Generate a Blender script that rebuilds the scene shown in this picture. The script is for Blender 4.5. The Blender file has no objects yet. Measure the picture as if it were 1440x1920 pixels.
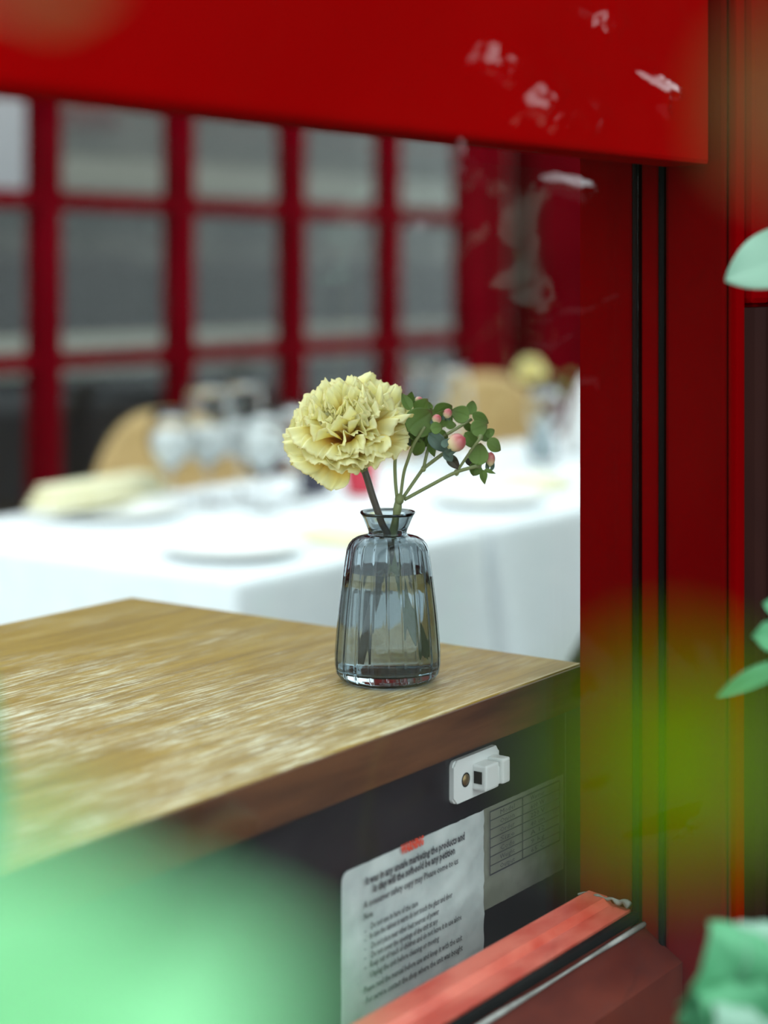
import bpy, bmesh, math, random
import numpy as np
from mathutils import Vector, Matrix, Euler, Quaternion
random.seed(7)
rng = np.random.default_rng(11)
C = bpy.context.scene.collection
S = bpy.context.scene
PI = math.pi

# ------------------------------------------------------------------ camera
# World: x runs along the shopfront, y goes in through it, z is up.
CAM_Z = 1.2195
YAW = math.radians(35.956)
FPX = 3350.0                        # focal length for a 1440 x 1920 frame
HOR, CX = 510.0, 720.0
cam = bpy.data.cameras.new('camera')
cam_o = bpy.data.objects.new('camera', cam); C.objects.link(cam_o)
cam_o.location = (0, 0, CAM_Z)
cam_o.rotation_euler = (PI/2, 0, YAW - PI/2)
cam.sensor_fit = 'VERTICAL'; cam.sensor_height = 36.0
cam.lens = FPX/1920*36.0
cam.shift_y = -(960-HOR)/1920
cam.clip_start = 0.01; cam.clip_end = 200
cam.dof.use_dof = True
cam.dof.focus_distance = 1.155
cam.dof.aperture_fstop = 3.2
cam.dof.aperture_blades = 0
S.camera = cam_o

# ------------------------------------------------------------------ light
w = bpy.data.worlds.new('overcast_sky'); S.world = w; w.use_nodes = True
nt = w.node_tree
bg = nt.nodes['Background']
bg.inputs['Strength'].default_value = 2.6
bg.inputs['Color'].default_value = (0.83, 0.97, 1.0, 1)
sun = bpy.data.lights.new('soft_sun', 'SUN'); sun.energy = 0.7; sun.angle = math.radians(50)
sun.color = (1.0, 0.97, 0.9)
sun_o = bpy.data.objects.new('soft_sun', sun); C.objects.link(sun_o)
sun_o.rotation_euler = (math.radians(38), math.radians(-20), 0)
S.view_settings.view_transform = 'Standard'
S.view_settings.look = 'None'
S.view_settings.gamma = 1.0
S.view_settings.use_curve_mapping = False
S.view_settings.exposure = 0.0
S.cycles.use_denoising = True
S.cycles.max_bounces = 14
S.cycles.transmission_bounces = 14
S.cycles.transparent_max_bounces = 24
S.cycles.sample_clamp_indirect = 6.0

SN, CS = math.sin(YAW), math.cos(YAW)
def at(u, v, Y):
    """photo pixel + distance from the camera -> point in the place"""
    X = (u-CX)/FPX*Y
    return Vector((SN*X+CS*Y, -CS*X+SN*Y, CAM_Z+(HOR-v)/FPX*Y))
def on_y(u, v, n):
    """photo pixel -> point on the upright plane y = n"""
    k = (u-CX)/FPX
    Y = n/(SN-CS*k)
    return at(u, v, Y)
RIGHT = Vector((SN, -CS, 0)); FWD = Vector((CS, SN, 0)); UP = Vector((0, 0, 1))

# ------------------------------------------------------------------ materials
def mat(name, col, rough=0.5, spec=0.5, **kw):
    m = bpy.data.materials.new(name); m.use_nodes = True
    b = m.node_tree.nodes['Principled BSDF']
    b.inputs['Base Color'].default_value = (*col, 1)
    b.inputs['Roughness'].default_value = rough
    b.inputs['Specular IOR Level'].default_value = spec
    for k, v in kw.items():
        b.inputs[k].default_value = v
    return m
def N(m, t, **kw):
    n = m.node_tree.nodes.new(t)
    for k, v in kw.items(): setattr(n, k, v)
    return n
def L(m, a, b): m.node_tree.links.new(a, b)
def bsdf(m): return m.node_tree.nodes['Principled BSDF']
def vary(m, c1, c2, scale=(5, 5, 5), detail=4, lo=0.35, hi=0.65, bump=0.0, coord='Object', nscale=1.0, dist=0.002):
    tc = N(m, 'ShaderNodeTexCoord'); mp = N(m, 'ShaderNodeMapping')
    mp.inputs['Scale'].default_value = scale
    L(m, tc.outputs[coord], mp.inputs['Vector'])
    no = N(m, 'ShaderNodeTexNoise'); no.inputs['Scale'].default_value = nscale; no.inputs['Detail'].default_value = detail
    L(m, mp.outputs['Vector'], no.inputs['Vector'])
    r = N(m, 'ShaderNodeValToRGB')
    r.color_ramp.elements[0].position = lo; r.color_ramp.elements[0].color = (*c1, 1)
    r.color_ramp.elements[1].position = hi; r.color_ramp.elements[1].color = (*c2, 1)
    L(m, no.outputs['Fac'], r.inputs['Fac']); L(m, r.outputs['Color'], bsdf(m).inputs['Base Color'])
    if bump:
        bp = N(m, 'ShaderNodeBump'); bp.inputs['Strength'].default_value = bump; bp.inputs['Distance'].default_value = dist
        L(m, no.outputs['Fac'], bp.inputs['Height']); L(m, bp.outputs['Normal'], bsdf(m).inputs['Normal'])
    return m

M = {}
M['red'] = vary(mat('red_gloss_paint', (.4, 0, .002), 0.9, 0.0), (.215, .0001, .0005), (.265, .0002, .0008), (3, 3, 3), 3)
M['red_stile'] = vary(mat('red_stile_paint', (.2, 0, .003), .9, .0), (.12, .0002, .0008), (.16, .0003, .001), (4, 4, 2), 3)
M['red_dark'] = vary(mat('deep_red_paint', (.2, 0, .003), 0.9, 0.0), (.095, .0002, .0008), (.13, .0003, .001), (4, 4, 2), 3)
M['red_wall'] = vary(mat('dimmed_window_red', (.22, 0, .01), 0.9, 0.0), (.085, .0003, .003), (.115, .0005, .0045), (4, 4, 4), 3)  # same red paint, with dimmer light and haze mixed into its tone
M['red_far'] = vary(mat('dimmed_wall_red', (.06, 0, .003), .9, 0.0), (.055, .0003, .002), (.08, .0004, .003), (4, 4, 4), 3)  # weaker light on the red wall painted in as a duller tone
M['recess'] = mat('recess_shade_red', (.008, .0005, .001), .9, 0.0)  # shade inside the recess put into this near-black red
M['sill'] = vary(mat('lit_red_sill_paint', (.5, .05, .03), 0.35, 0.5), (.52, .06, .035), (.68, .15, .10), (30, 60, 20), 5, bump=.15)  # top light and reflected haze put into the paler, pinker red
M['gasket'] = mat('black_rubber', (.006, .006, .006), 0.9, 0.05)
M['black'] = vary(mat('black_laminate', (.008, .006, .010), 0.38, 0.35), (.006, .005, .008), (.014, .011, .015), (12, 12, 12))
M['edge'] = vary(mat('brown_edge', (.1, .05, .03), .5, .2), (.045, .015, .007), (.12, .045, .018), (6, 60, 60), 4)
M['sill_front'] = vary(mat('dull_red_board', (.1, .02, .015), .5, .15), (.06, .008, .005), (.12, .020, .010), (9, 20, 9), 4)
M['dark_brown'] = vary(mat('dark_stained_board', (.03, .008, .006), 0.6, 0.06), (.012, .003, .003), (.03, .008, .005), (8, 8, 3))
M['silicone'] = vary(mat('grey_sealant', (.3, .3, .28), 0.6), (.10, .10, .09), (.30, .30, .28), (40, 40, 40))
M['white_plastic'] = mat('white_plastic', (.62, .64, .64), 0.35, 0.5)
M['screw'] = mat('brass_screw', (.25, .17, .08), 0.4, Metallic=0.8)
M['hole'] = mat('dark_recess', (.012, .008, .008), 0.7, .1)
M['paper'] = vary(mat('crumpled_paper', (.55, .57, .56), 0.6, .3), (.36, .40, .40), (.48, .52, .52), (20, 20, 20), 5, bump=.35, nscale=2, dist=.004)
M['paper_shaded'] = vary(mat('shaded_paper', (.16, .17, .14), 0.7, .15), (.15, .155, .125), (.20, .205, .17), (20, 20, 20), 5, bump=.2, nscale=2, dist=.003)  # shade beside the jamb put into the sheet's colour
M['ink'] = mat('black_ink', (.05, .05, .06), 0.7, .1)
M['red_ink'] = mat('red_ink', (.62, .06, .03), 0.7, .1)
M['cloth'] = vary(mat('white_linen', (.80, .82, .83), 0.85, .1), (.79, .83, .86), (.85, .88, .90), (30, 30, 30), 4, bump=.08)
M['china'] = mat('white_china', (.85, .85, .83), 0.5, 0.25)
M['napkin'] = vary(mat('cream_napkin', (.80, .76, .52), 0.8, .1), (.78, .73, .48), (.84, .80, .58), (40, 40, 40))
M['napkin_white'] = mat('white_napkin', (.82, .83, .83), 0.8, .1)
M['plywood'] = vary(mat('honey_plywood', (.36, .23, .09), 0.45, .3), (.40, .27, .11), (.52, .36, .16), (3, 3, 30), 4)
M['chair_black'] = mat('black_stained_wood', (.012, .012, .013), 0.5, .3)
M['chair_frame'] = vary(mat('bent_wood', (.22, .11, .04), 0.4, .4), (.18, .09, .03), (.27, .15, .06), (6, 6, 30))
M['terracotta'] = vary(mat('terracotta', (.32, .12, .06), 0.8, .2), (.27, .1, .05), (.38, .16, .09), (20, 20, 20), bump=.2)
M['soil'] = mat('soil', (.03, .02, .012), 0.95, .1)
M['floor'] = vary(mat('pale_paving', (.33, .33, .31), 0.75, .2), (.48, .49, .49), (.60, .61, .60), (2, 2, 2), 6, bump=.15, nscale=3)
M['asphalt'] = vary(mat('dark_asphalt', (.05, .05, .05), .9, .05), (.045, .05, .048), (.075, .08, .078), (3, 3, 3), 6)
M['street'] = vary(mat('dark_hedge_render', (.012, .02, .012), 0.9, .05), (.003, .006, .003), (.012, .018, .009), (3, 3, 3), 6)
M['room_wall'] = vary(mat('room_plaster', (.17, .18, .16), 0.8, .1), (.05, .053, .048), (.12, .126, .112), (1.6, 1.6, 1.6), 2)
M['room_pale'] = mat('pale_shelf', (.26, .28, .24), 0.7, .1)
M['sofa'] = mat('charcoal_upholstery', (.014, .012, .015), 0.8, .1)
M['board_blue'] = mat('pale_blue_board', (.50, .54, .62), .6, .2)
M['maroon'] = mat('maroon_lampshade', (.10, .025, .02), .7, .1)
M['red_cup'] = mat('red_glazed_cup', (.55, .02, .05), .25, .5)
M['navy'] = mat('navy_tin', (.035, .03, .06), .35, .5)

def glass_mat(name, col, ior=1.45, rough=0.0):
    m = bpy.data.materials.new(name); m.use_nodes = True
    nt = m.node_tree; nt.nodes.remove(nt.nodes['Principled BSDF'])
    g = nt.nodes.new('ShaderNodeBsdfGlass'); g.inputs['Color'].default_value = (*col, 1)
    g.inputs['IOR'].default_value = ior; g.inputs['Roughness'].default_value = rough
    nt.links.new(g.outputs[0], nt.nodes['Material Output'].inputs['Surface'])
    return m
M['vase_glass'] = glass_mat('smoky_glass', (.765, .805, .825), 1.46)
M['water'] = glass_mat('water', (.97, .985, .98), 1.333)
M['wine_glass'] = glass_mat('clear_glass', (.975, .985, .985), 1.45)

def thin_glass(name, tint=(1, 1, 1), rough=.02, ior=1.45):
    m = bpy.data.materials.new(name); m.use_nodes = True
    nt = m.node_tree; nt.nodes.remove(nt.nodes['Principled BSDF'])
    t = nt.nodes.new('ShaderNodeBsdfTransparent'); t.inputs['Color'].default_value = (*tint, 1)
    g = nt.nodes.new('ShaderNodeBsdfGlossy'); g.inputs['Roughness'].default_value = rough
    f = nt.nodes.new('ShaderNodeFresnel'); f.inputs['IOR'].default_value = ior
    geo = nt.nodes.new('ShaderNodeNewGeometry')          # same reflection from both faces of the sheet
    mr = nt.nodes.new('ShaderNodeMapRange'); mr.inputs['To Min'].default_value = ior; mr.inputs['To Max'].default_value = 1/ior
    nt.links.new(geo.outputs['Backfacing'], mr.inputs['Value']); nt.links.new(mr.outputs[0], f.inputs['IOR'])
    mx = nt.nodes.new('ShaderNodeMixShader')
    nt.links.new(f.outputs[0], mx.inputs['Fac']); nt.links.new(t.outputs[0], mx.inputs[1]); nt.links.new(g.outputs[0], mx.inputs[2])
    nt.links.new(mx.outputs[0], nt.nodes['Material Output'].inputs['Surface'])
    return m
M['pane'] = thin_glass('window_glass', (.995, 1.0, .995), .02, 1.30)
M['film'] = thin_glass('clear_vinyl', (.985, .99, .985), .07, 1.45)

# worn, bleached wood of the counter: grain runs along x
def wood():
    m = mat('worn_oak', (.3, .2, .08), .42, .45)
    tc = N(m, 'ShaderNodeTexCoord')
    def noise(scale, detail=5, nscale=1.0, rough=.55):
        mp = N(m, 'ShaderNodeMapping'); mp.inputs['Scale'].default_value = scale
        L(m, tc.outputs['Object'], mp.inputs['Vector'])
        n = N(m, 'ShaderNodeTexNoise'); n.inputs['Scale'].default_value = nscale; n.inputs['Detail'].default_value = detail
        n.inputs['Roughness'].default_value = rough
        L(m, mp.outputs['Vector'], n.inputs['Vector']); return n
    def ramp(src, p0, c0, p1, c1):
        r = N(m, 'ShaderNodeValToRGB'); e = r.color_ramp.elements
        e[0].position, e[0].color, e[1].position, e[1].color = p0, (*c0, 1), p1, (*c1, 1)
        L(m, src, r.inputs['Fac']); return r
    grain = noise((9, 170, 170), 5, 1.0)
    base = ramp(grain.outputs['Fac'], .30, (.21, .120, .014), .70, (.37, .235, .036))
    broad = noise((3.2, 7, 7), 3, 1.0)
    fine = noise((26, 400, 400), 5, 1.0, .72)
    patch = noise((12, 34, 34), 5, 1.2, .65)
    add = N(m, 'ShaderNodeMath', operation='ADD'); L(m, broad.outputs['Fac'], add.inputs[0]); L(m, patch.outputs['Fac'], add.inputs[1])
    mk = N(m, 'ShaderNodeMapRange'); mk.inputs['From Min'].default_value = .86; mk.inputs['From Max'].default_value = 1.16
    L(m, add.outputs[0], mk.inputs['Value'])
    sk = N(m, 'ShaderNodeMapRange'); sk.inputs['From Min'].default_value = .49; sk.inputs['From Max'].default_value = .575
    sk.inputs['To Min'].default_value = .08; sk.inputs['To Max'].default_value = 1.0
    L(m, fine.outputs['Fac'], sk.inputs['Value'])
    mr = N(m, 'ShaderNodeMath', operation='MULTIPLY'); L(m, mk.outputs[0], mr.inputs[0]); L(m, sk.outputs[0], mr.inputs[1])
    # the wear is heavier where hands and plates slide, away from the far end
    sx = N(m, 'ShaderNodeSeparateXYZ'); L(m, tc.outputs['Object'], sx.inputs[0])
    mr2 = N(m, 'ShaderNodeMapRange'); mr2.inputs['From Min'].default_value = 1.08; mr2.inputs['From Max'].default_value = .64
    mr2.inputs['To Min'].default_value = .12; mr2.inputs['To Max'].default_value = 1.0
    L(m, sx.outputs['X'], mr2.inputs['Value'])
    mu = N(m, 'ShaderNodeMath', operation='MULTIPLY'); L(m, mr.outputs[0], mu.inputs[0]); L(m, mr2.outputs[0], mu.inputs[1])
    mx = N(m, 'ShaderNodeMix', data_type='RGBA')
    L(m, mu.outputs[0], mx.inputs['Factor']); L(m, base.outputs['Color'], mx.inputs['A'])
    mx.inputs['B'].default_value = (.80, .78, .60, 1)
    L(m, mx.outputs['Result'], bsdf(m).inputs['Base Color'])
    rr = N(m, 'ShaderNodeMapRange'); rr.inputs['To Min'].default_value = .36; rr.inputs['To Max'].default_value = .62
    L(m, mu.outputs[0], rr.inputs['Value']); L(m, rr.outputs[0], bsdf(m).inputs['Roughness'])
    bp = N(m, 'ShaderNodeBump'); bp.inputs['Strength'].default_value = .22; bp.inputs['Distance'].default_value = .0008
    L(m, fine.outputs['Fac'], bp.inputs['Height']); L(m, bp.outputs['Normal'], bsdf(m).inputs['Normal'])
    return m
M['wood'] = wood()

def leafy(name, base, tip, back=None, trans=.35, rough=.45, spec=.35, uvramp=None):
    """leaf or petal: colour runs along the uv v axis (root to tip), lit through from behind"""
    m = mat(name, base, rough, spec); nt = m.node_tree; b = bsdf(m)
    uv = N(m, 'ShaderNodeUVMap'); sp = N(m, 'ShaderNodeSeparateXYZ'); L(m, uv.outputs['UV'], sp.inputs[0])
    r = N(m, 'ShaderNodeValToRGB'); e = r.color_ramp.elements
    stops = uvramp or [(0.0, base), (1.0, tip)]
    e[0].position, e[0].color = stops[0][0], (*stops[0][1], 1)
    e[1].position, e[1].color = stops[-1][0], (*stops[-1][1], 1)
    for p, c in stops[1:-1]:
        x = e.new(p); x.color = (*c, 1)
    L(m, sp.outputs['Y'], r.inputs['Fac'])
    tc = N(m, 'ShaderNodeTexCoord'); no = N(m, 'ShaderNodeTexNoise'); no.inputs['Scale'].default_value = 160; no.inputs['Detail'].default_value = 3
    L(m, tc.outputs['Object'], no.inputs['Vector'])
    hs = N(m, 'ShaderNodeHueSaturation'); mr = N(m, 'ShaderNodeMapRange')
    mr.inputs['To Min'].default_value = .88; mr.inputs['To Max'].default_value = 1.12
    L(m, no.outputs['Fac'], mr.inputs['Value']); L(m, mr.outputs[0], hs.inputs['Value']); L(m, r.outputs['Color'], hs.inputs['Color'])
    L(m, hs.outputs['Color'], b.inputs['Base Color'])
    tr = N(m, 'ShaderNodeBsdfTranslucent'); L(m, hs.outputs['Color'], tr.inputs['Color'])
    mx = N(m, 'ShaderNodeMixShader'); mx.inputs['Fac'].default_value = trans
    L(m, b.outputs[0], mx.inputs[1]); L(m, tr.outputs[0], mx.inputs[2])
    L(m, mx.outputs[0], nt.nodes['Material Output'].inputs['Surface'])
    return m
M['petal'] = leafy('carnation_petal', (1, .8, .3), (1, .9, .6), trans=.42, rough=.8,
                   uvramp=[(.0, (.95, .42, .02)), (.46, (.99, .62, .07)), (.66, (1.0, .83, .24)), (.82, (.99, .93, .48)), (.96, (.98, .96, .66)), (1, (.93, .84, .46))])
M['stem'] = leafy('green_stem', (.22, .25, .11), (.22, .25, .11), trans=.05)
M['stem_brown'] = leafy('brownish_stem', (.075, .06, .05), (.09, .08, .055), trans=.02)
M['leaf'] = leafy('round_leaf', (.10, .18, .04), (.09, .15, .03), trans=.4, uvramp=[(0, (.22, .34, .09)), (.6, (.17, .27, .06)), (.90, (.15, .21, .05)), (1, (.16, .08, .04))])
M['leaf_grey'] = leafy('bluish_leaf', (.13, .20, .16), (.07, .11, .09), trans=.15)
M['leaf_brown'] = leafy('dried_leaf', (.05, .06, .035), (.05, .025, .02), trans=.1)
M['berry'] = leafy('pink_berry', (.75, .62, .34), (.55, .08, .09), trans=.0, rough=.28, uvramp=[(0, (.62, .60, .28)), (.28, (.74, .58, .36)), (.62, (.60, .22, .20)), (1, (.46, .05, .08))])
M['mint'] = leafy('mint_leaf', (.08, .33, .15), (.12, .42, .21), trans=.35)
M['mint_near'] = leafy('bright_mint_leaf', (.28, .72, .34), (.34, .78, .42), trans=.4)
M['mint_pale'] = leafy('pale_mint_leaf', (.20, .38, .27), (.30, .50, .38), trans=.3)
M['lime'] = leafy('lime_leaf', (.10, .21, .0), (.12, .22, .001), trans=.4, spec=0.0)
M['olive'] = leafy('olive_leaf', (.13, .075, .004), (.13, .08, .004), trans=.3)

# ------------------------------------------------------------------ helpers
def tag(o, label=None, cat=None, group=None, kind=None):
    if label: o['label'] = label
    if cat: o['category'] = cat
    if group: o['group'] = group
    if kind: o['kind'] = kind
    return o
def thing(name, label, cat, loc=(0, 0, 0), rz=0, group=None):
    o = bpy.data.objects.new(name, None); C.objects.link(o)
    o.empty_display_size = .05
    o.location = loc; o.rotation_euler = (0, 0, rz)
    return tag(o, label, cat, group)
def link(name, me, m, parent=None, loc=None, rot=None, smooth=None):
    o = bpy.data.objects.new(name, me); C.objects.link(o)
    if m is not None:
        me.materials.clear(); me.materials.append(m)
    if parent is not None: o.parent = parent
    if loc is not None: o.location = loc
    if rot is not None: o.rotation_euler = rot
    if smooth is not None:
        for p in me.polygons: p.use_smooth = smooth
    return o
def obj(name, bm, m, parent=None, smooth=False, loc=None, rot=None, fix=True):
    if fix: bmesh.ops.recalc_face_normals(bm, faces=bm.faces)
    me = bpy.data.meshes.new(name); bm.to_mesh(me); bm.free()
    return link(name, me, m, parent, loc, rot, smooth)
def box_into(bm, x0, x1, y0, y1, z0, z1, bev=0.0, seg=2):
    vs = [bm.verts.new((x, y, z)) for x in (x0, x1) for y in (y0, y1) for z in (z0, z1)]
    f = [(0, 1, 3, 2), (4, 6, 7, 5), (0, 4, 5, 1), (2, 3, 7, 6), (0, 2, 6, 4), (1, 5, 7, 3)]
    fs = [bm.faces.new([vs[i] for i in q]) for q in f]
    if bev:
        es = {e for q in fs for e in q.edges}
        bmesh.ops.bevel(bm, geom=list(es), offset=bev, segments=seg, profile=.6, affect='EDGES')
def box(name, x0, x1, y0, y1, z0, z1, m, parent=None, bev=0.0, kind=None):
    bm = bmesh.new(); box_into(bm, x0, x1, y0, y1, z0, z1, bev)
    o = obj(name, bm, m, parent)
    if kind: o['kind'] = kind
    return o
def lathe(prof, seg=48, closed=False, radius=None):
    """prof: (r, z); radius(r, z, angle) may reshape it"""
    bm = bmesh.new(); rings = []
    for r, z in prof:
        if r < 1e-6:
            rings.append([bm.verts.new((0, 0, z))]); continue
        ring = []
        for i in range(seg):
            a = 2*PI*i/seg
            rr = radius(r, z, a) if radius else r
            ring.append(bm.verts.new((rr*math.cos(a), rr*math.sin(a), z)))
        rings.append(ring)
    pairs = list(zip(rings, rings[1:]))
    if closed: pairs.append((rings[-1], rings[0]))
    for A, B in pairs:
        if len(A) == 1 and len(B) == 1: continue
        for i in range(seg):
            j = (i+1) % seg
            if len(A) == 1: bm.faces.new((A[0], B[i], B[j]))
            elif len(B) == 1: bm.faces.new((A[i], A[j], B[0]))
            else: bm.faces.new((A[i], A[j], B[j], B[i]))
    return bm
def spline(pts, n=6):
    pts = [Vector(p) for p in pts]; out = []
    P = [pts[0]*2-pts[1]]+pts+[pts[-1]*2-pts[-2]]
    for i in range(1, len(P)-2):
        for k in range(n):
            t = k/n
            a, b, c, d = P[i-1], P[i], P[i+1], P[i+2]
            out.append(.5*((2*b)+(c-a)*t+(2*a-5*b+4*c-d)*t*t+(3*b-a-3*c+d)*t**3))
    out.append(pts[-1]); return out
def tube_into(bm, pts, rad, sides=8, n=6, cap=True):
    p = spline(pts, n) if len(pts) > 2 else [Vector(q) for q in pts]
    rings = []; ref = None
    for i, q in enumerate(p):
        t = (p[min(i+1, len(p)-1)]-p[max(i-1, 0)]).normalized()
        if ref is None:
            ref = t.orthogonal().normalized()
        ref = (ref-t*ref.dot(t)).normalized()
        b = t.cross(ref)
        r = rad(i/(len(p)-1)) if callable(rad) else rad
        rings.append([bm.verts.new(q+ref*r*math.cos(2*PI*k/sides)+b*r*math.sin(2*PI*k/sides)) for k in range(sides)])
    for A, B in zip(rings, rings[1:]):
        for k in range(sides):
            j = (k+1) % sides
            bm.faces.new((A[k], A[j], B[j], B[k]))
    if cap:
        bm.faces.new(rings[0][::-1]); bm.faces.new(rings[-1])
def tube(name, pts, rad, m, parent=None, sides=8, n=6):
    bm = bmesh.new(); tube_into(bm, pts, rad, sides, n)
    return obj(name, bm, m, parent, smooth=True)
def sheet_mesh(name, nu, nv, fn, thick=0.0, uv=True):
    """grid surface fn(s, t) -> point, s and t in 0..1; uv = (s, t); optionally given a thickness"""
    V = [Vector(fn(i/(nu-1), j/(nv-1))) for j in range(nv) for i in range(nu)]
    F = [(j*nu+i, j*nu+i+1, (j+1)*nu+i+1, (j+1)*nu+i) for j in range(nv-1) for i in range(nu-1)]
    uvs = [(i/(nu-1), j/(nv-1)) for j in range(nv) for i in range(nu)]
    if thick:
        Nn = [Vector((0, 0, 0)) for _ in V]
        for f in F:
            nn = (V[f[1]]-V[f[0]]).cross(V[f[3]]-V[f[0]])
            for k in f: Nn[k] = Nn[k]+nn
        off = len(V)
        V2 = [v-(n.normalized() if n.length > 1e-14 else Vector((0, 0, 1)))*thick for v, n in zip(V, Nn)]
        F2 = [tuple(k+off for k in f[::-1]) for f in F]
        rim = [i for i in range(nu)]+[j*nu+nu-1 for j in range(1, nv)]+[(nv-1)*nu+i for i in range(nu-2, -1, -1)]+[j*nu for j in range(nv-2, 0, -1)]
        F3 = [(rim[k], rim[(k+1) % len(rim)], rim[(k+1) % len(rim)]+off, rim[k]+off)[::-1] for k in range(len(rim))]
        V = V+V2; F = F+F2+F3; uvs = uvs+uvs
    me = bpy.data.meshes.new(name); me.from_pydata([tuple(v) for v in V], [], F)
    if uv:
        lay = me.uv_layers.new(name='UVMap')
        for l in me.loops: lay.data[l.index].uv = uvs[l.vertex_index]
    me.update()
    for p in me.polygons: p.use_smooth = True
    return me

# ------------------------------------------------------------------ the setting
GY = .533            # plane of the fixed window pane
JX = 1.004           # face of the right-hand jamb
FY = .471            # outer face of the shopfront
TOP = .95            # counter height
tag(box('floor', -9, 14, .56, 14, -.1, 0, M['floor']), kind='structure')
tag(box('floor_street', -9, 14, -9, .56, -.1, 0, M['asphalt']), kind='structure')
# dark hedge-covered wall along the side of the street
tag(box('wall_street', 5.2, 5.5, -9, .30, 0, 2.75, M['street']), kind='structure')

# right jamb: reveal inside the pane, beads and outer reveal
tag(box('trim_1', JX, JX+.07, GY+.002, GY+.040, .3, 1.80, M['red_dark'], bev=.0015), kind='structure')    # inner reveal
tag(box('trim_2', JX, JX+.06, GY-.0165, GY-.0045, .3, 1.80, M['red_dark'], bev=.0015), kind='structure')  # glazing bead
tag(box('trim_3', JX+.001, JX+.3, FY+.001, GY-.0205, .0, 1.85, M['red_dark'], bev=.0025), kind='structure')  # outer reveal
# shopfront face to the right: a bright red stile, dark flutes below a red board
tag(box('trim_4', JX+.003, JX+.0150, FY-.006, FY, .0, 1.85, M['red_stile'], bev=.0015), kind='structure')
bm = bmesh.new()
for k in range(9):
    x = JX+.0165+k*.030
    box_into(bm, x, x+.026, FY-.010, FY, CAM_Z-.02, 1.85, .004, 2)
tag(obj('trim_5', bm, M['red_stile']), kind='structure')
bm = bmesh.new()
for k in range(11):
    x = JX+.0145+k*.024
    tube_into(bm, [(x+.010, FY-.004, 0), (x+.010, FY-.004, CAM_Z-.022)], .0105, 10)
tag(obj('trim_6', bm, M['dark_brown']), kind='structure')
tag(box('wall_right', JX+.30, 5.2, FY-.02, FY+.06, 0, 1.95, M['red']), kind='structure')
tag(box('wall_inner', JX+.30, 5.2, FY+.062, FY+.10, 0, 1.95, M['room_pale']), kind='structure')

# header board across the opening
HZ = CAM_Z+.0652
hd = box('wall_header', -1.4, JX-.0035, .480, .512, HZ, HZ+.56, M['red'], bev=.003)
tag(hd, kind='structure')
tag(box('trim_7', -1.4, JX-.001, .514, .60, HZ+.012, HZ+.09, M['gasket']), kind='structure')
# lower front under the sill
SZ = CAM_Z-.4033
sl = bmesh.new()
prof = [(GY+.003, SZ-.004), (GY+.003, SZ+.001), (GY+.016, SZ+.002), (GY+.020, SZ+.006), (GY+.033, SZ+.007), (GY+.0365, SZ+.005), (GY+.0365, SZ-.05), (GY+.003, SZ-.05)]
A = [sl.verts.new((-1.4, y, z)) for y, z in prof]; B = [sl.verts.new((JX, y, z)) for y, z in prof]
for i in range(len(prof)):
    j = (i+1) % len(prof); sl.faces.new((A[i], A[j], B[j], B[i]))
sl.faces.new(A[::-1]); sl.faces.new(B)
tag(obj('trim_8', sl, M['sill']), kind='structure')
# outer sill board below the pane
bm = bmesh.new()
prof = [(GY-.003, SZ-.006), (GY-.003, SZ-.05), (.500, SZ-.062), (.500, SZ-.024)]
A = [bm.verts.new((-1.4, y, z)) for y, z in prof]; B = [bm.verts.new((JX, y, z)) for y, z in prof]
for i in range(4): bm.faces.new((A[i], A[(i+1) % 4], B[(i+1) % 4], B[i]))
bm.faces.new(A[::-1]); bm.faces.new(B)
tag(obj('trim_9', bm, M['sill_front']), kind='structure')
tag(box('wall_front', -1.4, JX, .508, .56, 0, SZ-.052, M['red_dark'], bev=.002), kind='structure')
# fixed pane with its gaskets
win = bpy.data.objects.new('window_1', None); C.objects.link(win); win['kind'] = 'structure'
box('pane', -1.4, JX-.0015, GY-.003, GY-.0005, SZ-.004, 1.8, M['pane'], win)
tube('gasket', [(JX-.0008, GY-.001, SZ-.008), (JX-.0008, GY-.001, 1.8)], .0020, M['gasket'], win)
tube('gasket', [(JX-.0005, GY-.0188, SZ-.05), (JX-.0005, GY-.0188, 1.8)], .0018, M['gasket'], win)
bm = bmesh.new()
tube_into(bm, [(-1.4, GY-.001, SZ-.002), (JX-.002, GY-.001, SZ-.002)], .0034, 8)
obj('gasket', bm, M['gasket'], win, True)
bm = bmesh.new()
pts = []
for k in range(40):
    x = -1.4+(JX+1.4)*k/39
    pts.append((x, GY-.0062+random.uniform(-.0004, .0004), SZ-.006+random.uniform(-.0005, .0005)))
tube_into(bm, pts, lambda t: .0013+.0005*math.sin(t*90), 6, 3)
obj('sealant', bm, M['silicone'], win, True)
bm = bmesh.new()
pts = [(JX-.003-random.uniform(0, .002), GY+.002+.036*k/9, SZ+.004+random.uniform(0, .003)) for k in range(10)]
tube_into(bm, pts, lambda t: .0008+.0016*max(0, 1-2.2*t)+.0004*math.sin(t*33), 7, 4)
obj('sealant', bm, M['silicone'], win, True)

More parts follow.
